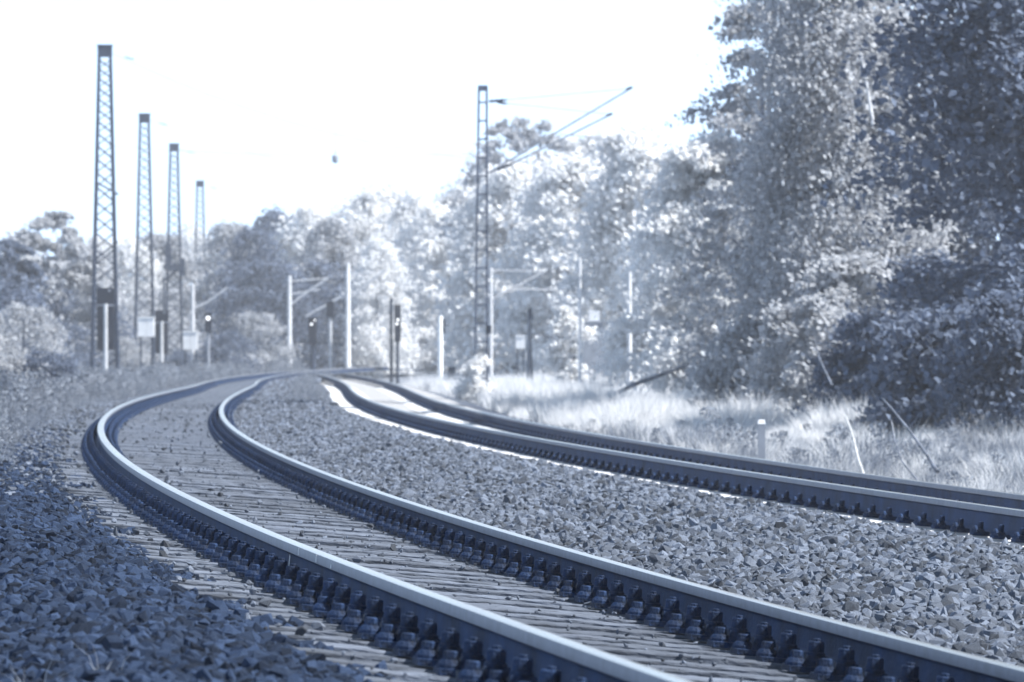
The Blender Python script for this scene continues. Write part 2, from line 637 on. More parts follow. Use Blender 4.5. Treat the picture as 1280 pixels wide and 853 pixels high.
D1 = 0.6007
far = MB()
nA = 0
for i in range(-12, 285):
    s_ = i * D1
    if s_ > 172:
        break
    M = TA.frame(s_)
    yaw = random.uniform(-.006, .006)
    o = put('sleeper', random.choice(sl_me), trackA)
    Ms = M @ Matrix.Translation((-0.75 + random.uniform(-.03, .03), 0, SLA + random.uniform(-.012, .003))) @ Matrix.Rotation(yaw, 4, 'Z')
    o.matrix_local = Ms
    nA += 1
    for off in (0.0, 1.5):
        Mf = M @ Matrix.Translation((-off, 0, SLA))
        if -3 <= i <= 66:
            Li = Ms.inverted() @ Mf
            p_ = put('baseplate', plate_me, o)
            p_.matrix_local = Li
            for sx in (-1, 1):
                p_ = put('clip_bolt', clip_me[sx], o)
                p_.matrix_local = Li @ Matrix.Translation((random.uniform(-.003, .003), random.uniform(-.006, .006), random.uniform(-.004, .003)))
                p_ = put('sleeper_screw', screw_me[sx], o)
                p_.matrix_local = Li @ Matrix.Translation((random.uniform(-.004, .004), random.uniform(-.03, .03), 0))
        else:
            q = plate_mb(MB())
            for sx in (-1, 1):
                clip_mb(q, sx)
                screw_mb(q, sx, 0)
            far.add([Mf @ Vector(v) for v in q.v], q.f)
tag(far.build('fastenings', 'iron', trackA), kind='stuff')

# concrete sleepers with spring clamps
q = MB()
for x0, x1, h0, h1 in ((-1.3, -1.2, -.02, 0.0), (-1.2, -0.45, 0, 0.0), (-0.45, -.3, 0, -.035), (-.3, .3, -.035, -.035), (.3, .45, -.035, 0), (.45, 1.2, 0, 0), (1.2, 1.3, 0, -.02)):
    vs = []
    for x, h in ((x0, h0), (x1, h1)):
        vs += [(x, -.15, -.2), (x, -.13, h - .02), (x, -.11, h), (x, .11, h), (x, .13, h - .02), (x, .15, -.2)]
    fs = [(j, j + 6, (j + 1) % 6 + 6, (j + 1) % 6) for j in range(6)] + [(5, 4, 3, 2, 1, 0), (6, 7, 8, 9, 10, 11)]
    q.add(vs, fs)
csl_me = q.mesh('sleeper', 'concrete')


def clamp_mb(q, sx):
    x = sx * 0.125
    q.box((sx * 0.115, 0, 0.022), (0.11, 0.13, 0.028), taper=0.85)      # angled guide plate
    pts = []                                                              # the spring clamp's loop arching over the plate
    for t in np.linspace(0, math.pi, 9):
        pts.append((sx * 0.150, -0.020 + 0.052 * math.cos(t), 0.026 + 0.034 * math.sin(t)))
    q.tube(pts, 0.012, 6)
    q.lathe([(0.046, 0.014), (0.044, 0.030), (0.034, 0.046), (0.014, 0.054)], 12, (sx * 0.138, -0.020, 0))
    q.lathe([(0.026, 0.036), (0.026, 0.046), (0.018, 0.050), (0.018, 0.090), (0.014, 0.094)], 6, (sx * 0.108, 0.035, 0))
    return q


clamp_me = {s: clamp_mb(MB(), s).mesh('spring_clamp', 'iron') for s in (-1, 1)}
D2 = 0.702
far = MB()
for i in range(-30, 226):
    s_ = -3.4116 + i * D2
    if s_ > 155:
        break
    M = TB.frame(s_)
    o = put('sleeper', csl_me, trackB)
    Ms = M @ Matrix.Translation((-0.75, 0, SLB + random.uniform(-.006, .004)))
    o.matrix_local = Ms
    for off in (0.0, 1.5):
        Mf = M @ Matrix.Translation((-off, 0, SLB))
        if -3 <= i <= 70:
            Li = Ms.inverted() @ Mf
            for sx in (-1, 1):
                p_ = put('spring_clamp', clamp_me[sx], o)
                p_.matrix_local = Li
        else:
            for sx in (-1, 1):
                q = clamp_mb(MB(), sx)
                far.add([Mf @ Vector(v) for v in q.v], q.f)
tag(far.build('fastenings', 'iron', trackB), kind='stuff')

# ---------------------------------------------------------------- ballast stones


def stone_mesh(name, mname, seed):
    r = random.Random(seed)
    import bmesh
    bm = bmesh.new()
    for _ in range(15):
        d = Vector((r.gauss(0, 1), r.gauss(0, 1), r.gauss(0, 1))).normalized()
        d *= r.uniform(.78, 1.0)
        bm.verts.new((d.x * r.uniform(.8, 1.1), d.y * r.uniform(.65, .9), d.z * r.uniform(.55, .8)))
    res = bmesh.ops.convex_hull(bm, input=bm.verts[:])
    bmesh.ops.delete(bm, geom=[e for e in res['geom_interior'] if isinstance(e, bmesh.types.BMVert)], context='VERTS')
    me = bpy.data.meshes.new(name)
    bm.to_mesh(me)
    bm.free()
    me.materials.append(MATS[mname])
    return me


NV = 12
STD = [stone_mesh('stone', 'stoneshaded', 100 + i) for i in range(NV)]
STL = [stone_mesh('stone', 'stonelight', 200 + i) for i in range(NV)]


def in_view(X, Y, m=1.2):
    return np.abs(X) < 0.0785 * Y + m


def cand(ylo, yhi, lo, hi, dens):
    """points with density dens(Y) between the curves lo(Y) and hi(Y)"""
    out = []
    for y in np.arange(ylo, yhi, 0.5):
        a, b = lo(y), hi(y)
        vx = 0.0785 * y + 2.2
        a, b = max(a, -vx), min(b, vx)
        if b <= a:
            continue
        k = rng.poisson((b - a) * 0.5 * dens(y))
        if k:
            out.append(np.stack([rng.uniform(a, b, k), rng.uniform(y, y + .5, k)], 1))
    return np.concatenate(out)


def place(pts, s0, s1, sink, grow):
    k = len(pts)
    sc_ = rng.uniform(s0, s1, k) * np.where(rng.random(k) < .06, 1.3, 1.0) * (1 + grow * np.clip(pts[:, 1] - 50, 0, 150))
    z = bed_z(pts[:, 0], pts[:, 1]) + sc_ * rng.uniform(-sink, 0.45, k)
    rot = np.stack([rng.normal(0, .6, k), rng.normal(0, .6, k), rng.uniform(0, 6.28, k)], 1)
    scl = sc_[:, None] * rng.uniform(.8, 1.2, (k, 3))
    return np.column_stack([pts, z]), rot, scl, rng.integers(0, NV, k)


dens_l = lambda y: 720 if y < 48 else (360 if y < 84 else 200)
left = cand(15, 125, lambda y: TA.xr(y) - 3.9, lambda y: TA.xr(y) - 1.99 + 0.06 * math.sin(y * 1.7) + 0.05 * math.sin(y * 4.1 + 1) + rng.normal(0, .07), dens_l)
mid = cand(20, 240, lambda y: TA.xr(y) + 0.10, lambda y: TB.xr(y) - 2.08 + 0.04 * math.sin(y * 1.3), lambda y: 560 if y < 60 else (330 if y < 110 else 150))
rgt = cand(36, 120, lambda y: TB.xr(y) + 0.5, lambda y: TB.xr(y) + 1.8, lambda y: 260)
LP = place(left, 0.023, 0.047, .5, .003)
MP = place(mid, 0.026, 0.054, .5, .004)
RP = place(rgt, 0.026, 0.052, .5, .004)
# strays: stones kicked onto the sleepers and between the rails, and small grit in the cribs
stray = []
for _ in range(480):
    y = rng.uniform(17, 120)
    stray.append((TA.xr(y) - rng.choice([rng.uniform(0.12, 1.35), rng.uniform(1.62, 2.05)], p=[.62, .38]), y))
SP = place(np.array(stray), 0.012, 0.034, .0, .002)
SP[0][:, 2] += 0.035
grit = cand(15, 60, lambda y: TA.xr(y) - 2.0, lambda y: TA.xr(y) + 0.5, lambda y: 160)
GP = place(grit, 0.006, 0.014, .3, 0.0)

dust = cand(15, 150, lambda y: TA.xr(y) - 2.05, lambda y: TA.xr(y) + 0.5, lambda y: 14 if y < 45 else 10)
DP = place(dust, 0.005, 0.014, .0, 0.003)
DP[0][:, 2] = np.interp(DP[0][:, 1], TA.y, TA.c) / 1.5 * (TA.xr(DP[0][:, 1]) - DP[0][:, 0]) + SLA + DP[2].mean(1) * .1


def split(S, N, meshes, key):
    """the N stones that show largest become parts of the bed, the rest one scatter"""
    P_, r_, s_, i_ = S
    vis = in_view(P_[:, 0], P_[:, 1], -0.02)
    row = Y0 + F * (HC - P_[:, 2]) / P_[:, 1]
    vis &= row < 858
    size = np.where(vis, s_.mean(1) / P_[:, 1], 0) * key(P_)
    order = np.argsort(-size)[:N]
    for j in order:
        put('stone', meshes[i_[j]], bed, P_[j], r_[j], s_[j])
    keep = np.ones(len(P_), bool)
    keep[order] = False
    return P_[keep], r_[keep], s_[keep], i_[keep]


one = lambda P_: np.ones(len(P_))
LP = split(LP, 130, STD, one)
MP = split(MP, 130, STL, lambda P_: (P_[:, 0] > TA.xr(P_[:, 1]) + 0.75).astype(float))
SP = split(SP, 38, STL, one)
pale_ = rng.random(len(LP[0])) < np.clip((LP[0][:, 1] - 38) / 45, 0, .92)      # dustier stones farther along the shoulder, beyond the painted shade
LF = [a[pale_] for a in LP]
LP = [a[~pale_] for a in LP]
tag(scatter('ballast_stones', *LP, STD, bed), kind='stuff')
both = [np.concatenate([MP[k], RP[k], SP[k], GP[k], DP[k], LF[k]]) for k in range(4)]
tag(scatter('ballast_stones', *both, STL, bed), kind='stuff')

# ---------------------------------------------------------------- grass and weeds


def tuft_mesh(name, mname, seed, nb, h, spread, wdt, droop=0.35):
    r = random.Random(seed)
    V, Q = [], []
    for b in range(nb):
        a = r.uniform(0, 6.283)
        rad = spread * math.sqrt(r.random())
        bx, by = rad * math.cos(a), rad * math.sin(a)
        la = a + r.gauss(0, .8)
        hh = h * r.uniform(.45, 1.0)
        lean = hh * r.uniform(.05, droop)
        dx, dy = math.cos(la), math.sin(la)
        wa = r.uniform(0, 6.283)
        ox, oy = wdt * math.cos(wa), wdt * math.sin(wa)
        o = len(V)
        for t, k in ((0, 1.0), (.55, .8), (1.0, .12)):
            cx, cy, cz = bx + dx * lean * t * t * 1.5, by + dy * lean * t * t * 1.5, hh * (t - .18 * t * t)
            V += [(cx - ox * k, cy - oy * k, cz), (cx + ox * k, cy + oy * k, cz)]
        Q += [(o, o + 1, o + 3, o + 2), (o + 2, o + 3, o + 5, o + 4)]
    return array_mesh(name, V, Q, [mname])


def weed_mesh(name, mname, seed, n_, h, leaf):
    r = random.Random(seed)
    V, Q = [], []
    for b in range(n_):
        t = r.random() ** .7
        a = r.uniform(0, 6.283)
        rad = h * .38 * (1 - .5 * t) * math.sqrt(r.random())
        c = Vector((rad * math.cos(a), rad * math.sin(a), h * t))
        u = Vector((r.gauss(0, 1), r.gauss(0, 1), r.gauss(0, .5))).normalized() * leaf * r.uniform(.6, 1.3)
        v = u.orthogonal().normalized() * leaf * .42
        o = len(V)
        V += [c - u * .1, c + u * .5 + v, c + u, c + u * .5 - v]
        Q += [(o, o + 1, o + 2, o + 3)]
    return array_mesh(name, V, Q, [mname])


def field(name, N, xf, ylo, yhi, protos, smin, smax, ydist=1.0, hfun=None):
    y = ylo + (yhi - ylo) * rng.random(N) ** ydist
    x = np.array([xf(v) for v in y])
    z = np.where((x > TA.xr(y) - 4.4) & (x < TB.xr(y) + 2.2), bed_z(x, y), ground_z(x, y))
    s = rng.uniform(smin, smax, N)
    if hfun is not None:
        s = s * hfun(x, y)
    ok = s > 0.08
    x, y, z, s = x[ok], y[ok], z[ok], s[ok]
    n_ = len(x)
    rot = np.stack([rng.normal(0, .1, n_), rng.normal(0, .1, n_), rng.uniform(0, 6.28, n_)], 1)
    scl = np.stack([s, s, s * rng.uniform(.8, 1.2, n_)], 1)
    o = scatter(name, np.stack([x, y, z - .02], 1), rot, scl, rng.integers(0, len(protos), n_), protos)
    return tag(o, kind='stuff')


lump = lambda x, y: .75 + .35 * np.sin(x * .9 + y * .21) + .25 * np.sin(x * 2.3 - y * .37 + 2)
tp = [tuft_mesh('tuft', 'grasspale', 10 + i, 60, 0.62, .22, .006) for i in range(4)] + [weed_mesh('weed', 'grasspale', 30 + i, 150, .62, .06) for i in range(3)]
tg = [tuft_mesh('tuft', 'grassgrey', 50 + i, 60, 0.55, .22, .006) for i in range(4)] + [weed_mesh('weed', 'grassgrey', 70 + i, 150, .55, .05) for i in range(3)]
f1 = field('meadow_grass', 19000, lambda y: TB.xr(y) + 1.9 + (0.0785 * y + 3 - TB.xr(y) - 1.9) * rng.random(), 95, 250, tp[:4], .5, 1.2, 1.0, lump)
tag(f1, 'pale dry grass and weeds filling the clearing right of the tracks', 'grass')
f2 = field('verge_grass', 9000, lambda y: TB.xr(y) + 1.5 + max(.5, 0.0785 * y + 2 - TB.xr(y)) * rng.random(), 44, 115, tg[:4] * 3 + tg[4:5] + tp[:4], .4, .95, 1.0, lump)
tag(f2, 'greyer grass tangle along the right rail below the big trees', 'grass')
f3 = field('verge_grass', 13000, lambda y: TA.xr(y) - 3.0 - (0.0785 * y + 3 + TA.xr(y) - 3.0) * rng.random() ** 1.2, 62, 300, tg + tg[4:] * 3, .4, 1.15, 1.0, lump)
tag(f3, 'grey weeds and grass on the left verge beyond the ballast', 'grass')
f4 = field('low_weeds', 2600, lambda y: TA.xr(y) + 1.0 + (TB.xr(y) - TA.xr(y) - 3.2) * rng.random(), 130, 300, tg, .12, .35)
tag(f4, 'low weeds growing between the two tracks far off', 'weeds')
f5 = field('low_weeds', 1500, lambda y: TA.xr(y) - 2.35 - 1.6 * rng.random(), 52, 135, tg, .12, .45)
tag(f5, 'sparse weeds creeping over the left ballast edge', 'weeds')

# ---------------------------------------------------------------- trees


def crown_arrays(r, H, z0, Rx, prof, n_cl, n_leaf, leaf, clr, flat=.7, hang=0.0, up=.5, inner=.3, bough=1.35):
    V = []
    cl = []
    for c in range(n_cl):
        t = r.random()
        a = r.uniform(0, 2 * math.pi)
        rr = Rx * prof(t) * (inner + (1 - inner) * math.sqrt(r.random())) * r.uniform(.8, 1.15)
        cl.append((rr * math.cos(a), rr * math.sin(a), z0 + (H - z0) * t, clr * r.uniform(.55, 1.35) * (.6 + .4 * prof(t))))
    cl = np.array(cl)
    g = np.random.default_rng(r.randrange(10 ** 9))
    ci = g.integers(0, n_cl, n_leaf)
    d = g.normal(0, .52, (n_leaf, 3))
    ln = np.linalg.norm(d, axis=1)[:, None]
    d = np.where(ln > 1.5, d / ln * 1.5, d)
    # each clump is a bough: drawn out away from the stem, flat, drooping at its end
    rad = cl[:, :2] / (np.linalg.norm(cl[:, :2], axis=1)[:, None] + 1e-6)
    rd = rad[ci]
    al = d[:, 0] * bough
    pos = cl[ci, :3].copy()
    pos[:, 0] += (rd[:, 0] * al - rd[:, 1] * d[:, 1]) * cl[ci, 3]
    pos[:, 1] += (rd[:, 1] * al + rd[:, 0] * d[:, 1]) * cl[ci, 3]
    pos[:, 2] += (d[:, 2] * flat - .22 * np.clip(al, 0, 3) ** 2 * (bough - 1)) * cl[ci, 3]
    pos[:, 2] -= hang * g.random(n_leaf) ** 1.5 * cl[ci, 3] * 1.6
    pos[:, 2] = np.maximum(pos[:, 2], .03)
    nrm = d * .8 + g.normal(0, .55, (n_leaf, 3)) + np.array([0, 0, up])
    nrm /= np.linalg.norm(nrm, axis=1)[:, None] + 1e-9
    t = g.normal(0, 1, (n_leaf, 3))
    t[:, 2] -= hang * 1.5
    u = t - nrm * (t * nrm).sum(1)[:, None]
    u /= np.linalg.norm(u, axis=1)[:, None] + 1e-9
    v = np.cross(nrm, u)
    L_ = leaf * g.uniform(.6, 1.35, (n_leaf, 1))
    W_ = L_ * g.uniform(.3, .46, (n_leaf, 1))
    b = pos - u * L_ * .5
    tip = pos + u * L_ * .5 - nrm * L_ * .08
    V = np.stack([b, pos + v * W_ + nrm * L_ * .07, tip, pos - v * W_ + nrm * L_ * .07], 1).reshape(-1, 3)
    Q = np.arange(n_leaf * 4).reshape(-1, 4)
    return V, Q, cl


round_p = lambda t: max(.05, math.sin(math.pi * min(1, (.10 + .88 * t))) ** .6)
col_p = lambda t: max(.08, (1 - t) ** .45 * min(1, .55 + t * 2.0))
wide_p = lambda t: max(.08, (1 - t * .97) ** .38 * min(1, .75 + t))
PROF = {'round': round_p, 'column': col_p, 'wide': wide_p}


def tree_meshes(seed, H, z0, Rx, prof, n_cl, n_leaf, leaf, clr, lmat, bmat='bark', tr=.16, **kw):
    r = random.Random(seed)
    V, Q, cl = crown_arrays(r, H, z0, Rx, PROF[prof], n_cl, n_leaf, leaf, clr, **kw)
    crown = array_mesh('crown', V, Q, [lmat])
    m_ = MB()
    top = H * .86
    k = 9
    px = py = 0
    tp_ = []
    for i in range(k):
        t = i / (k - 1)
        tp_.append((px, py, -0.3 + (top + .3) * t))
        px += r.gauss(0, .03 * H / 8)
        py += r.gauss(0, .03 * H / 8)
    m_.tube(tp_, [tr * (1.25 if i == 0 else 1) * (1 - .82 * i / (k - 1)) for i in range(k)], 9)
    trunk = m_.mesh('trunk', bmat, True)
    m_ = MB()
    for c in r.sample(range(n_cl), min(n_cl, 26)):
        x, y, z, rr = cl[c]
        zs = max(z0 * .6, z - math.hypot(x, y) * r.uniform(.5, 1.0))
        zs = min(zs, top * .97)
        t = zs / top
        i = min(k - 2, int(t * (k - 1)))
        a = Vector(tp_[i]).lerp(Vector(tp_[i + 1]), t * (k - 1) - i)
        b = Vector((x, y, z))
        mid_ = a.lerp(b, .5) + Vector((r.gauss(0, .1), r.gauss(0, .1), .12 * (b - a).length))
        r0 = tr * (1 - .8 * t) * .45
        m_.tube([a, mid_, b], [r0, r0 * .6, r0 * .22], 5)
    limbs = m_.mesh('limbs', bmat, True)
    return crown, trunk, limbs


def tree(name, label, meshes, loc, rz=0.0, scale=(1, 1, 1), group=None, cat='tree'):
    e = thing(name, label, cat, loc, rz, group)
    e.scale = scale
    for nm, me in zip(('crown', 'trunk', 'limbs'), meshes):
        put(nm, me, e)
    return e


def tree_at(px, top, Y, seed, label, name='leafy_tree', lmat='leafmid', z0f=.08, wpx=90, prof='round', n_cl=60, n_leaf=9000, leafpx=7.5, clrf=.3, group=None, cat='tree', **kw):
    """a tree whose top shows at pixel (px, top), standing on the ground at distance Y, wpx = crown radius in pixels"""
    T_ = P(px, top, Y)
    gz = float(ground_z(T_.x, Y))
    H = T_.z - gz
    Rx = wpx * Y / F
    me = tree_meshes(seed, H, H * z0f, Rx, prof, n_cl, n_leaf, leafpx * Y / F, Rx * clrf, lmat, **kw)
    return tree(name, label, me, (T_.x, Y, gz), group=group, cat=cat)


# the wood on the right, near to far
tree_at(1290, -330, 104, 11, 'large dark leafy tree with broad leaves overhanging the right rail', lmat='leafdark', wpx=185, prof='wide', n_cl=150, n_leaf=42000, leafpx=12, clrf=.34, z0f=.03, up=1.1, flat=.5, bough=1.7, inner=.45)
tree_at(1045, -290, 124, 12, 'tall fine-leaved birch with drooping sprays and a pale bare stem', name='birch_tree', lmat='leafmid', wpx=125, prof='wide', n_cl=240, n_leaf=70000, leafpx=7.5, clrf=.30, z0f=.03, hang=1.0, up=.7, flat=.6, bough=1.5, inner=.4)
tree_at(1170, -220, 145, 13, 'dark tree filling the gap behind the birch', lmat='leafdark', wpx=170, prof='wide', n_cl=170, n_leaf=46000, leafpx=9, clrf=.3, z0f=.03, flat=.5, bough=1.6)
tree_at(1010, 30, 165, 25, 'shaded tree standing close behind the birch', lmat='leafdark', wpx=100, prof='wide', n_cl=120, n_leaf=26000, leafpx=9, clrf=.3, z0f=.02)
tree_at(1230, 60, 160, 26, 'deep blue-shaded tree at the back of the wood by the right rail', lmat='leafdark', wpx=150, prof='wide', n_cl=120, n_leaf=30000, leafpx=10, clrf=.3, z0f=.02, flat=.5, bough=1.6)
for px_, tp_y, Y_, sd_, lb_ in ((1105, 400, 108, 41, 'rounded shrub below the birch beside the leaning dead branch'), (1265, 380, 96, 42, 'thick shrub under the outermost limbs of the large dark tree'),
                                (960, 400, 125, 43, 'shrub left of the birch at the meadow edge'), (1060, 330, 117, 44, 'taller shrub pressed against the birch stem'), (1160, 330, 120, 45, 'tall shrub between the birch and the large dark tree')):
    tree_at(px_, tp_y, Y_, sd_, lb_, name='shrub', lmat='leafmid' if px_ < 1100 else 'leafdark', wpx=95, prof='wide', n_cl=60, n_leaf=13000, leafpx=9.5, clrf=.3, z0f=.01, cat='shrub', tr=.05, up=.8)
tree_at(950, 10, 150, 14, 'loose-crowned tree with thin upper twigs against the sky left of the birch', lmat='leafmid', wpx=105, prof='wide', n_cl=120, n_leaf=15000, leafpx=8, clrf=.16, z0f=.02, bough=1.8, flat=.55, inner=.2)
tree_at(880, 175, 165, 15, 'rounded bushy tree below the loose-crowned tree', lmat='leafhazed', wpx=100, prof='wide', n_cl=110, n_leaf=24000, leafpx=8, clrf=.25, z0f=.02, bough=1.6, flat=.55)
tree_at(1010, 380, 112, 16, 'pale shrub at the foot of the birch', name='shrub', lmat='leafmid', wpx=85, prof='wide', n_cl=40, n_leaf=9000, leafpx=8.5, clrf=.3, z0f=.02, cat='shrub', tr=.05)
tree_at(1190, 400, 98, 17, 'leafy shrub under the large dark tree', name='shrub', lmat='leafdark', wpx=105, prof='wide', n_cl=50, n_leaf=9000, leafpx=12, clrf=.3, z0f=.02, cat='shrub', tr=.05)
tree_at(800, 168, 225, 18, 'pale hazy tree behind the slender pale pole in the clearing', lmat='leafhazed', wpx=95, prof='wide', n_cl=110, n_leaf=22000, leafpx=8, clrf=.3, z0f=.04)
tree_at(715, 205, 260, 19, 'broad pale tree standing behind the relay cabinet', lmat='leafhazed', wpx=105, prof='wide', n_cl=110, n_leaf=22000, leafpx=8, clrf=.3, z0f=.04)
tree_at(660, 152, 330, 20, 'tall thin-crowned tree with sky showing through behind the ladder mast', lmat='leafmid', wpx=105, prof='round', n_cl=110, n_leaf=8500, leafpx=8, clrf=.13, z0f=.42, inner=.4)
tree_at(712, 385, 205, 21, 'pale rounded shrub beside the relay cabinet', name='shrub', lmat='leafhazed', wpx=26, prof='round', n_cl=22, n_leaf=3000, leafpx=7, clrf=.4, z0f=.05, cat='shrub', tr=.04)
tree_at(925, 415, 140, 22, 'low pale bush at the edge of the clearing', name='shrub', lmat='leafhazed', wpx=60, prof='wide', n_cl=30, n_leaf=6000, leafpx=8, clrf=.35, z0f=.02, cat='shrub', tr=.04)
tree_at(597, 452, 176, 27, 'low pale shrub hiding the foot of the ladder mast', name='shrub', lmat='leafhazed', wpx=26, prof='wide', n_cl=24, n_leaf=3000, leafpx=6, clrf=.4, z0f=.02, cat='shrub', tr=.03)
tree_at(640, 215, 300, 23, 'pale full-crowned tree right behind the ladder mast', lmat='leafhazed', wpx=90, prof='wide', n_cl=110, n_leaf=20000, leafpx=8, clrf=.3, z0f=.04)
tree_at(845, 265, 200, 24, 'pale bush-like tree left of the fallen trunk', lmat='leafhazed', wpx=80, prof='wide', n_cl=100, n_leaf=18000, leafpx=8, clrf=.3, z0f=.04)

# the far wood: five shapes, copied along three rows
far_kinds = []
for k, (pr, lm, nl, cr) in enumerate((('wide', 'leafmid', 15000, .24), ('wide', 'leafhazed', 14000, .26), ('wide', 'leafhazed', 15000, .22), ('round', 'leafdark', 12000, .28), ('column', 'leafhazed', 12000, .30))):
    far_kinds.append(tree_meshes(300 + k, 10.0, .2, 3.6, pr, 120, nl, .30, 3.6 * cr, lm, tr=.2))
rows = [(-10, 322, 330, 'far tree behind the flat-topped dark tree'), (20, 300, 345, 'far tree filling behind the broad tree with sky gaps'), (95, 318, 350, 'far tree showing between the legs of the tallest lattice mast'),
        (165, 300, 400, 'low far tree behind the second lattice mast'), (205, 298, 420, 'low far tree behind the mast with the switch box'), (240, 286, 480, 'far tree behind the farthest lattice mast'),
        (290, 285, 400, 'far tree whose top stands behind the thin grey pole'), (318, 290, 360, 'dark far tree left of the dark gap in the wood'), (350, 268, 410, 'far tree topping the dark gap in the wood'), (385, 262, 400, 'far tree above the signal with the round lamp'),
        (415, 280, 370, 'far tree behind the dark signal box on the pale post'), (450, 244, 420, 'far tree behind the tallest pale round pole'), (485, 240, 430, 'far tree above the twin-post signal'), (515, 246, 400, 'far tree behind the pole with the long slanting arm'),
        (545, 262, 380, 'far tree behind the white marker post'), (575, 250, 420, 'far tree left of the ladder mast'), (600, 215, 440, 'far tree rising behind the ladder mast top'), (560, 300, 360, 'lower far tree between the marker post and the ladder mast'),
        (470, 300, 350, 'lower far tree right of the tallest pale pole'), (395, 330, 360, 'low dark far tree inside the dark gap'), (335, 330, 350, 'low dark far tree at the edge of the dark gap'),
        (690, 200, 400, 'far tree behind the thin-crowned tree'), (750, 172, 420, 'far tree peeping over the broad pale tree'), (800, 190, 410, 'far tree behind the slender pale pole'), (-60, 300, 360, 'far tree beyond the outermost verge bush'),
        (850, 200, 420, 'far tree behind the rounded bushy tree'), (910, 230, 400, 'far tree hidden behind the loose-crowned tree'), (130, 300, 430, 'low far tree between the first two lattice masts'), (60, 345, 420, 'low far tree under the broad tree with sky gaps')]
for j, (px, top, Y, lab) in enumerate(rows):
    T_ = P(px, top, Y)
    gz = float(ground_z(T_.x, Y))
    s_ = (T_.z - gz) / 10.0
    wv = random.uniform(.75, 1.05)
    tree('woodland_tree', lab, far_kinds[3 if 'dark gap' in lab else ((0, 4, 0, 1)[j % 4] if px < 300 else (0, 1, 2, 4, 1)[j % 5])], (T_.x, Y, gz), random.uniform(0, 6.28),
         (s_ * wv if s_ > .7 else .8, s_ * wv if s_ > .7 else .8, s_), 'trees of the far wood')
tree_at(72, 268, 285, 30, 'broad tree with bright sky gaps behind the tallest lattice mast', lmat='leafmid', wpx=75, prof='round', n_cl=90, n_leaf=9500, leafpx=8, clrf=.17, z0f=.2, bough=1.8, flat=.5)
tree_at(6, 305, 270, 31, 'flat-topped dark tree with a ragged crown at the verge', lmat='leafdark', wpx=60, prof='wide', n_cl=70, n_leaf=9000, leafpx=8, clrf=.2, z0f=.05, bough=1.8, flat=.5)
# the wood goes on to both sides
for j, (x_, y_, h_) in enumerate(((31, 128, 14), (34, 150, 13), (38, 178, 14), (29, 100, 12), (43, 212, 13), (49, 255, 14), (-27, 270, 11), (-32, 300, 12), (-37, 330, 12), (-42, 300, 11), (56, 330, 13), (-34, 370, 13))):
    k_ = h_ / 10
    tree('woodland_tree', 'leafy tree where the wood runs on past the ' + ('meadow' if x_ > 0 else 'left verge bushes'), far_kinds[(3, 0, 4)[j % 3]], (x_, y_, float(ground_z(x_, y_))), j * 1.3, (k_, k_, k_), 'trees where the wood runs on')
# bushes along the left verge
bush_me = [tree_meshes(400 + k, 2.4, .05, 1.5, 'wide', 45, 6000, .105, .42, 'leafmid' if k < 2 else 'leafdark', tr=.05) for k in range(4)]
for j, (px, top, Y, lab) in enumerate(((-20, 395, 150, 'leafy bush at the outer end of the weedy verge'), (30, 385, 215, 'tall verge bush below the flat-topped dark tree'), (78, 405, 262, 'verge bush at the left foot of the tallest lattice mast'),
                                  (55, 440, 150, 'low verge bush nearest the dark ballast edge'), (8, 448, 125, 'low dark bush on the verge beside the ballast shoulder'), (158, 425, 290, 'bush between the tallest mast and the second mast'),
                                  (225, 440, 310, 'bush between the smaller signal screen and the second pale cabinet'), (285, 415, 300, 'bush right of the slim signal with the bright lamp'), (322, 395, 330, 'bush in front of the dark gap by the track curve'),
                                  (150, 375, 380, 'tall bush behind the two black signal screens'), (-5, 350, 240, 'highest bush of the verge under the flat-topped tree'),
                                  (95, 365, 300, 'bush behind the left leg of the tallest mast'), (200, 365, 390, 'tall bush behind the smaller signal screen'), (255, 370, 400, 'tall bush behind the farthest lattice mast'))):
    T_ = P(px, top, Y)
    gz = float(ground_z(T_.x, Y))
    s_ = (T_.z - gz) / 2.4
    tree('verge_bush', lab, bush_me[j % 4], (T_.x, Y, gz), random.uniform(0, 6.28), (max(s_, .6) * 1.0, max(s_, .6) * 1.0, s_), 'bushes of the left verge', 'bush')

# ---------------------------------------------------------------- masts


def ground_at(px, Y):
    x = (px - 640) / F * Y
    return Vector((x, Y, float(ground_z(x, Y))))


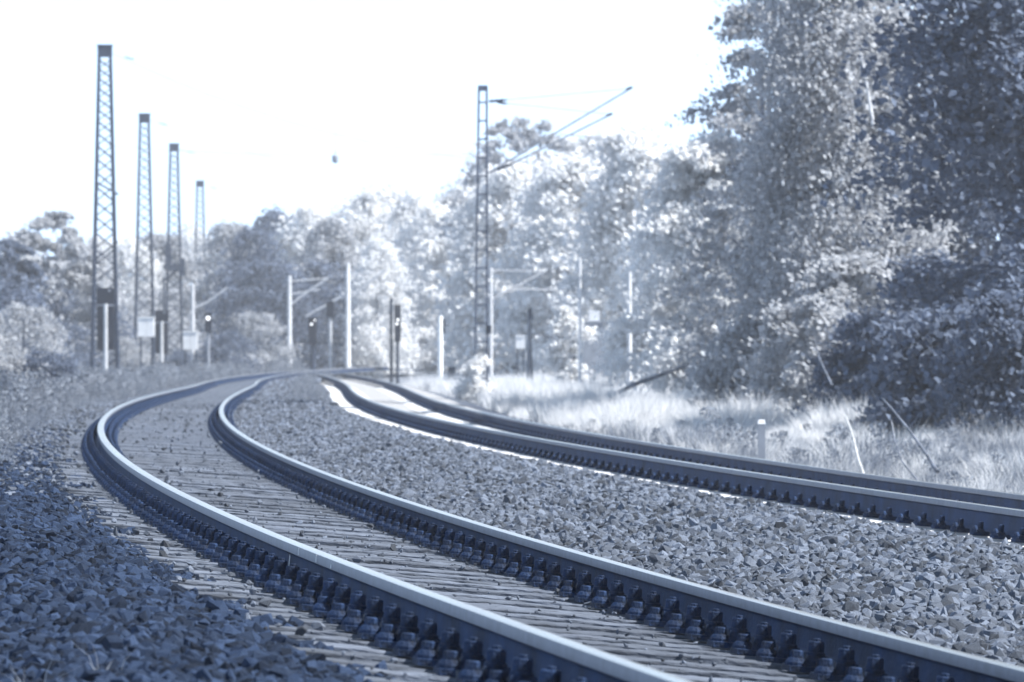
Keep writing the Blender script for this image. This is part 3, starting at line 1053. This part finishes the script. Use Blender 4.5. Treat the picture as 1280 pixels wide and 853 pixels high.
def lattice_mast(px, top, Y, label, wtop, wbase, bays, rz=0.0):
    g = ground_at(px, Y)
    H = P(px, top, Y).z - g.z
    e = thing('lattice_mast', label, 'mast', g, rz, None)
    hw = lambda z: (wbase + (wtop - wbase) * z / H) / 2
    for sx in (-1, 1):
        for sy in (-1, 1):
            q = MB()
            q.tube([(sx * hw(-.2), sy * hw(-.2), -.2), (sx * hw(H), sy * hw(H), H)], [.062, .05], 4)
            q.build('leg', 'steeldark', e)
    # bays as tall as they are wide
    zs = [0.3]
    r = 1.0
    hts = [hw(i / bays * H) * 2 for i in range(bays)]
    k = (H - .75) / sum(hts)
    for h in hts:
        zs.append(zs[-1] + h * k)
    for a, b in zip(zs[:-1], zs[1:]):
        q = MB()
        wa, wb = hw(a), hw(b)
        for s in (-1, 1):
            q.tube([(-wa, s * wa, a), (wb, s * wb, b)], .018, 4, False)
            q.tube([(wa, s * wa, a), (-wb, s * wb, b)], .018, 4, False)
            q.tube([(s * wa, -wa, a), (s * wb, wb, b)], .018, 4, False)
            q.tube([(s * wa, wa, a), (s * wb, -wb, b)], .018, 4, False)
        q.build('cross_brace', 'steeldark', e)
    q = MB()
    q.box((0, 0, H - .14), (wtop + .12, wtop + .12, .42))
    q.box((0, 0, H + .09), (wtop + .18, wtop + .18, .05))
    q.build('head_plate', 'steeldark', e)
    q = MB()
    q.box((0, 0, .0), (wbase + .5, wbase + .5, .5))
    q.build('footing', 'concrete', e)
    return e, H


MASTS = []
for px, top, Y, lab, rz in ((131, 60, 250, 'tallest dark lattice mast standing behind the larger black signal screen', 0.12),
                            (180.5, 145, 324, 'dark lattice mast between the tallest mast and the one carrying a switch box', 0.1),
                            (217.5, 182, 371, 'dark lattice mast with a switch box and arm partway up', 0.1),
                            (250, 228, 455, 'smallest and farthest dark lattice mast of the row', 0.08)):
    e, H = lattice_mast(px, top, Y, lab, .42, 1.0, 22, rz)
    MASTS.append((e, H))
# switch gear on the third mast
e, H = MASTS[2]
q = MB()
q.box((-.15, -.5, H - 6.9), (.9, .3, .35))
q.box((-.35, -.5, H - 6.2), (.35, .3, 1.1))
q.box((.42, -.5, H - 6.9), (.35, .3, 1.0))
q.tube([(-.6, -.5, H - 7.6), (.3, -.5, H - 7.0)], .07, 6)
q.tube([(-.85, -.5, H - 7.9), (-.6, -.5, H - 7.5), (-.6, -.5, H - 11)], .07, 6)
q.build('switch_box', 'steeldark', e)
e, H = MASTS[0]
q = MB()
q.tube([(-.42, -.40, H - 5.1), (.50, -.40, H - 5.6)], .045, 6)
q.tube([(-.40, -.42, H - 8.1), (.48, -.42, H - 7.4)], .04, 6)
q.build('stay_bar', 'steeldark', e)
e, H = MASTS[3]
q = MB()
q.box((.2, -.4, H - 6.6), (.75, .3, 1.1))
q.build('switch_box', 'steeldark', e)


def wire(name, label, a, b, sag, rad, m='cable', n=24, cat='wire', group=None):
    q = MB()
    pts = [Vector(a).lerp(Vector(b), i / n) - Vector((0, 0, sag * 4 * (i / n) * (1 - i / n))) for i in range(n + 1)]
    q.tube(pts, rad, 5)
    return tag(q.build(name, m), label, cat, group)


for k, (px, top, Y, ex, ey) in enumerate(((131, 60, 250, 700, 230), (180.5, 145, 324, 640, 250), (217.5, 182, 371, 640, 250), (250, 228, 455, 600, 270))):
    a = P(px, top, Y) + Vector((.25, 0, -.2))
    b = P(ex, ey - 25, Y + 6)
    lab = ('cross-span wire falling from the tallest lattice mast', 'cross-span wire from the second tallest lattice mast', 'cross-span wire from the mast with the switch box', 'cross-span wire from the farthest lattice mast')[k]
    w_ = wire('span_wire', lab, a, b, 1.0, .008, cat='wire')
    d = (b - a).normalized()
    q = MB()
    s0 = a + Vector((.55, 0, -.16))
    for i in range(4):
        q.lathe([(.02, 0), (.055, .03), (.02, .06)], 8, (s0.x + i * .09, s0.y, s0.z - .03 - i * .026))
    q.build('insulator', 'steeldark', w_)
a = P(131, 182, 250)
wire('feeder_wire', 'thin level feeder wire crossing between the lattice masts', a, P(640, 190, 300), .3, .007)

# the small weight hanging in the sky
h0, h1 = P(420, 150, 252), P(419, 192, 252)
e = thing('hanging_insulator', 'small grey insulator hanging on a thin rod high above the tracks', 'insulator', h1)
q = MB()
q.tube([(0, 0, 0), tuple(h0 - h1)], .006, 5)
q.build('rod', 'cable', e)
q = MB()
q.lathe([(.03, -.38), (.11, -.33), (.125, -.30), (.125, -.10), (.10, -.07), (.03, -.04), (.02, .06)], 10)
q.build('body', 'steelgrey', e)

# the ladder-like mast with two cantilevers
Y = 185
g = ground_at(601, Y)
tz = P(603.5, 107, Y)
H = tz.z - g.z
e = thing('ladder_mast', 'slim ladder-framed catenary mast with two cantilever arms reaching right', 'mast', g)
ppm = F / Y
hw = lambda z: (.36 + (.22 - .36) * z / H) / 2
lean = (tz.x - g.x) / H
for s in (-1, 1):
    q = MB()
    q.box((0, 0, 0), (.001, .001, .001))
    q = MB()
    z0_, z1_ = -.2, H
    pts = []
    for z in (z0_, z1_):
        cx = s * hw(z) + lean * z
        for dx, dy in ((-.032, -.07), (.032, -.07), (.032, .07), (-.032, .07)):
            pts.append((cx + dx, dy, z))
    q.add(pts, [(3, 2, 1, 0), (4, 5, 6, 7), (0, 1, 5, 4), (1, 2, 6, 5), (2, 3, 7, 6), (3, 0, 4, 7)])
    q.build('leg', 'steelmast', e)
z = H - .08
while z > .3:
    q = MB()
    q.box((lean * z, 0, z), (2 * hw(z) - .064, .12, .16 if z > H - .2 else .05))
    q.build('batten', 'steelmast', e)
    z -= .52 if z < H - .2 else .40
L0 = lambda px, py: P(px, py, Y) - g
arm = {}
for nm, pts, rad, m_ in (('cantilever_tube', [(611, 216), (788, 111)], .030, 'steelgrey'), ('cantilever_tube', [(611, 216), (634, 208), (764, 143)], .030, 'steelgrey'),
                         ('stay_rod', [(612, 127), (786, 111)], .012, 'steelgrey'), ('stay_rod', [(612, 127), (762, 143)], .012, 'steelgrey'), ('steady_arm', [(700, 168), (780, 175)], .012, 'steelgrey')):
    q = MB()
    q.tube([L0(*p_) for p_ in pts], rad, 6)
    arm[nm] = q.build(nm, m_, e)
for pts, rad in (([(611, 127), (634, 125)], .05), ([(622, 128), (634, 130)], .045), ([(622, 212), (640, 205)], .06), ([(783, 112), (791, 109)], .05), ([(758, 145), (766, 142)], .05)):
    q = MB()
    a, b = L0(*pts[0]), L0(*pts[1])
    q.tube([a, a.lerp(b, .2), a.lerp(b, .3), a.lerp(b, .45), a.lerp(b, .55), a.lerp(b, .7), a.lerp(b, .8), b], [rad * k for k in (.5, 1, .6, 1, .6, 1, .6, .5)], 8)
    q.build('insulator', 'steeldark', e)
q = MB()
q.box((0, 0, 0.05), (.9, .7, .5))
q.build('footing', 'concrete', e)
q = MB()
q.box(L0(611, 412) , (.16, .14, .24))
q.build('junction_box', 'steeldark', e)


def pole(px, top, Y, label, wpx, m='steelpale', arms=(), extra=None, group=None, name='catenary_pole', taper=.75, cat='pole'):
    g = ground_at(px, Y)
    H = P(px, top, Y).z - g.z
    w_ = wpx * Y / F / 2
    e = thing(name, label, cat, g, 0, group)
    q = MB()
    q.lathe([(w_ * 1.15, -.2), (w_ * 1.1, .3), (w_, .32), (w_ * taper, H - .03), (w_ * taper * .8, H)], 8)
    q.build('shaft', m, e, True)
    q = MB()
    q.lathe([(w_ * 2.4, -.3), (w_ * 2.4, .12), (w_ * 2.0, .18)], 8)
    q.build('footing', 'concrete', e)
    for a in arms:
        q = MB()
        pts = [P(x_, y_, Y) - g for x_, y_ in a[1:]]
        q.tube(pts, a[0] * Y / F, 6)
        q.build('cantilever_tube', m, e)
    return e, H


pole(362, 345, 340, 'pale catenary pole standing before the dark gap in the wood', 6, arms=[(1.6, (363, 382), (375, 372), (411, 347)), (1.0, (363, 352), (409, 348)), (.9, (363, 368), (400, 362))])
pole(435, 330, 345, 'tallest pale round pole at the end of the right track', 7, arms=[(1.6, (437, 373), (482, 337)), (.9, (437, 345), (480, 338)), (1.3, (436, 366), (382, 396)), (.8, (437, 365), (480, 372))])
pole(511, 350, 365, 'pale catenary pole with a long slanting arm near the twin signal posts', 6, arms=[(1.6, (512, 389), (526, 382), (586, 350)), (.9, (512, 356), (560, 352)), (1.0, (586, 350), (594, 362), (594, 390))])
pole(614, 335, 240, 'pale catenary pole half hidden by the ladder mast', 4, m='concrete', arms=[(1.3, (614, 375), (682, 339)), (.6, (614, 338), (668, 339)), (.8, (640, 361), (696, 363))])
pole(300, 300, 390, 'thin grey pole rising in front of the wood left of the curve', 5, m='steelgrey', arms=[(1.0, (300, 372), (262, 366))])
pole(241, 355, 300, 'short pale pole behind the second pale cabinet', 5, arms=[(1.5, (243, 385), (258, 379), (284, 360)), ])
pole(787, 340, 190, 'slender pale pole in the clearing before the pale trees', 6, m='concrete', arms=[(.8, (788, 372), (806, 345))])
pole(825, 350, 183, 'dimmer pale pole with a white disc lamp on it', 5.5, m='concrete')
pole(725, 322, 200, 'thin pale pole above the rounded shrub', 4, m='concrete')
# post beside the right track
e, H = pole(550.5, 395, 238, 'short white post with a small dark plate beside the right track', 6, m='whitepaint', name='marker_post', taper=1.0, cat='post')
q = MB()
q.box((.13, 0, H - .38), (.10, .06, .52))
q.build('plate', 'steeldark', e)


# ---------------------------------------------------------------- signals
def signal_back(px, Y, top, bot, wpx, ptop, pbot, label):
    g = ground_at(px, Y)
    s = Y / F
    e = thing('railway_signal', label, 'signal', g)
    zt, zb = P(px, top, Y).z - g.z, P(px, bot, Y).z - g.z
    w_ = wpx * s
    q = MB()
    zm = zt - (zt - zb) * .28
    q.box((0, .10, (zt + zm) / 2 + .01), (w_, .10, zt - zm - .02))
    q.build('upper_screen', 'signalblack', e)
    q = MB()
    q.box((0, .10, (zm + zb) / 2 - .01), (w_ * .94, .10, zm - zb - .02))
    q.build('lower_screen', 'signalblack', e)
    q = MB()
    q.lathe([(.085, -.2), (.075, 0.0), (.07, P(px, ptop, Y).z - g.z)], 10)
    q.build('post', 'steelpale', e, True)
    q = MB()
    q.box((0, .04, zm), (w_ * .9, .05, .05))
    q.box((w_ * .2, .02, zt - .1), (.08, .05, .08))
    q.build('bracket', 'steelgrey', e)
    q = MB()
    q.box((0, 0, -.05), (.5, .5, .3))
    q.build('footing', 'concrete', e)
    return e


signal_back(132, 236, 360, 438, 23, 380, 468, 'larger black signal screen seen from behind on a white post')
signal_back(202, 292, 388, 442, 17, 402, 468, 'smaller black signal screen seen from behind on a white post')


def small_signal(px, Y, top, label, head=(10, 19), lights=(), post='steelpale', pw=.07, twin=None):
    g = ground_at(px, Y)
    s = Y / F
    e = thing('railway_signal', label, 'signal', g)
    zt = P(px, top, Y).z - g.z
    hw_, hh = head[0] * s, head[1] * s
    q = MB()
    q.lathe([(pw * 1.2, -.2), (pw, .2), (pw, zt - hh * .5)], 8)
    q.build('post', post, e, True)
    if twin:
        q = MB()
        q.lathe([(pw * 1.2, -.2), (pw, .2), (pw, zt + .3)], 8, (twin * s, .1, 0))
        q.build('post', post, e, True)
    q = MB()
    q.box((0, -.12, zt - hh / 2), (hw_, .2, hh))
    q.box((0, -.24, zt - .04), (hw_ * .9, .12, .04))
    q.build('signal_head', 'signalblack', e)
    for dx, dy, r_ in lights:
        q = MB()
        c = Vector((dx * s, -.25, zt - dy * s))
        q.tube([c, c - Vector((0, .06, 0))], r_ * s, 12)
        q.build('lamp', 'lamplit', e)
        q = MB()
        q.tube([c + Vector((0, .02, 0)), c - Vector((0, .05, 0))], r_ * s * 1.35, 12)
        q.build('lamp_hood', 'signalblack', e)
    return e


small_signal(413, 300, 377, 'dark signal box seen from behind atop a pale post', (10, 20))
small_signal(391, 290, 397, 'dark signal with a lit round white lamp facing the camera side', (11, 34), ((-1.5, 8.5, 1.5), (2.8, 3.5, 1.0)), 'steeldark', .10)
small_signal(497, 280, 381, 'twin-post dark signal with two lit white lamps beside the far right rail', (8, 46), ((.6, 19, 1.6), (-.8, 24, 1.6)), 'steeldark', .07, twin=-8)
small_signal(260.5, 270, 391, 'slim signal with one bright white lamp above a dark box', (8, 25), ((0, 7, 2.6),), 'steelgrey', .06)


def cabinet(px0, px1, top, Y, label, m='whitepaint', depth=.4, legs=True, name='relay_cabinet', cat='cabinet', zb=None):
    px = (px0 + px1) / 2
    g = ground_at(px, Y)
    w_ = (px1 - px0) * Y / F
    zt = P(px, top, Y).z - g.z
    e = thing(name, label, cat, g)
    z0_ = P(px, zb, Y).z - g.z if zb else .12
    q = MB()
    q.box((-w_ * .255, 0, (zt + z0_) / 2), (w_ * .49, depth, zt - z0_))
    q.build('door', m, e)
    q = MB()
    q.box((w_ * .255, 0, (zt + z0_) / 2), (w_ * .49, depth, zt - z0_))
    q.build('door', m, e)
    q = MB()
    q.box((0, 0, zt + .03), (w_ * 1.08, depth * 1.15, .06))
    q.build('roof', m, e)
    q = MB()
    if zb:
        for sx in (-1, 1):
            q.box((sx * w_ * .35, 0, z0_ / 2 - .1), (.07, .07, z0_ + .18))
    else:
        q.box((0, 0, 0), (w_ * 1.02, depth * 1.02, .238))
    q.build('stand', 'steeldark' if zb else 'concrete', e)
    return e


cabinet(173, 193, 398, 270, 'pale cabinet on dark legs between the two black signal screens', 'whitepaint', zb=421)
cabinet(229, 247, 416, 285, 'pale cabinet at the foot of the short pale pole', 'whitepaint', zb=437)
cabinet(645, 656, 421, 250, 'small white box on legs by the old dark post', zb=436)
cabinet(560, 569, 461, 228, 'tiny dark box on the ground beside the white marker post', 'steeldark', .25)
e = cabinet(729, 755, 404, 210, 'tall grey relay cabinet with a white lamp box on top', 'steelgrey', .6)
q = MB()
q.box((.05, -.1, 2.22), (.32, .2, .34))
zt = P(742, 404, 210).z - ground_at(742, 210).z
q = MB()
q.box((.02, -.05, zt + .24), (.34, .24, .34))
q.build('lamp_box', 'whitepaint', e)
# the disc lamp on the dimmer pole
g = P(824, 437, 182)
e = thing('disc_sign', 'white oval disc on a short stem at the foot of the dimmer pale pole', 'sign', ground_at(824, 182))
q = MB()
c = g - ground_at(824, 182)
q.tube([c, c - Vector((0, .05, 0))], .13, 14)
q.build('disc', 'whitepaint', e)
q = MB()
q.tube([(0, 0.03, -.2), (0, .03, c.z)], .04, 6)
q.build('stem', 'steelgrey', e)
# old post
g = ground_at(662, 225)
e = thing('old_post', 'old dark tapered wooden post with a lamp head in the clearing', 'post', g)
zt = P(662, 388, 225).z - g.z
q = MB()
q.lathe([(.17, -.2), (.13, .5), (.07, zt * .6), (.06, zt)], 8)
q.build('shaft', 'deadwood', e, True)
q = MB()
q.box((.03, 0, zt - .12), (.16, .18, .40), taper=.7)
q.build('lamp_head', 'steeldark', e)

# ---------------------------------------------------------------- small things by the right track
g = ground_at(952, 72)
e = thing('boundary_post', 'short square post with a white painted top in the grass', 'post', g)
zt = P(952, 524, 72).z - g.z
q = MB()
q.box((0, 0, zt / 2 - .1), (.08, .08, zt + .12))
q.build('shaft', 'steelgrey', e)
q = MB()
q.box((0, 0, zt - .03), (.086, .086, .05), taper=.8)
q.build('painted_top', 'whitepaint', e)


def branch(name, label, pix, Y, r0, r1, m, twigs=0, cat='branch'):
    q = MB()
    pts = [P(x, y, Y + .4 * i) for i, (x, y) in enumerate(pix)]
    k = len(pts)
    rad = [r0 + (r1 - r0) * i / (k - 1) for i in range(k)]
    q.tube(pts, rad, 7)
    rr = random.Random(int(pix[0][0]))
    for t in range(twigs):
        i = rr.randrange(1, k)
        a = pts[i]
        b = a + Vector((rr.gauss(0, .16), rr.gauss(0, .2), rr.uniform(.05, .3)))
        q.tube([a, a.lerp(b, .5) + Vector((rr.gauss(0, .02), 0, .03)), b], [rad[i] * .5, rad[i] * .3, .003], 5)
    return tag(q.build(name, m), label, cat)


branch('dead_branch', 'dark leaning dead branch rising from the grass by the right rail', [(1172, 590), (1158, 568), (1135, 536), (1112, 508), (1103, 498)], 66, .020, .007, 'deadwood', 3)
branch('dead_branch', 'pale bleached stick standing in the grass', [(1082, 600), (1073, 575), (1066, 545), (1057, 520)], 68, .016, .009, 'palewood')
branch('dead_branch', 'thin dark curved stem beside the bleached stick', [(1150, 605), (1128, 578), (1118, 550), (1114, 525)], 65, .010, .006, 'deadwood', 1)
branch('dead_branch', 'dark dead twig hanging in front of the birch', [(1040, 482), (1025, 450), (1018, 425)], 100, .02, .008, 'deadwood')
branch('fallen_trunk', 'fallen dark trunk leaning across the edge of the clearing', [(735, 512), (790, 482), (850, 460), (905, 444), (950, 426)], 150, .06, .03, 'deadwood', 3, 'trunk')
branch('bare_stem', 'pale bare stem showing high in the birch', [(1092, 158), (1086, 120), (1076, 66)], 116, .035, .02, 'barkpale', 0, 'stem')

# a few dry blades poking through the near ballast
for k_, (px_, Y_, lab_) in enumerate(((45, 17.6, 'wisp of dry grass poking through the near dark ballast'), (135, 17.9, 'single blurred grass blades beside the dry wisp in the ballast'))):
    x_ = (px_ - 640) / F * Y_
    tuft_ = tuft_mesh('grass_blades', 'grassgrey', 900 + k_, 9 - 4 * k_, .15, .05, .0022, .9)
    tag(put('grass_tuft', tuft_, None, (x_, Y_, float(bed_z([x_], [Y_])[0]) - .01)), lab_, 'grass')

# ---------------------------------------------------------------- haze
q = MB()
q.box((0, 345, 8.5), (260, 730, 21))
hz = q.mesh('haze', 'soil')
hz.materials.clear()
hm = bpy.data.materials.new('haze_air')
hm.use_nodes = True
t = hm.node_tree
t.nodes.remove(t.nodes['Principled BSDF'])
pv = t.nodes.new('ShaderNodeVolumePrincipled')
pv.inputs['Color'].default_value = (.93, .94, .96, 1)
pv.inputs['Density'].default_value = HAZE_DENSITY
pv.inputs['Anisotropy'].default_value = 0.35
t.links.new(pv.outputs[0], t.nodes['Material Output'].inputs['Volume'])
hz.materials.append(hm)
tag(put('haze', hz), kind='stuff')
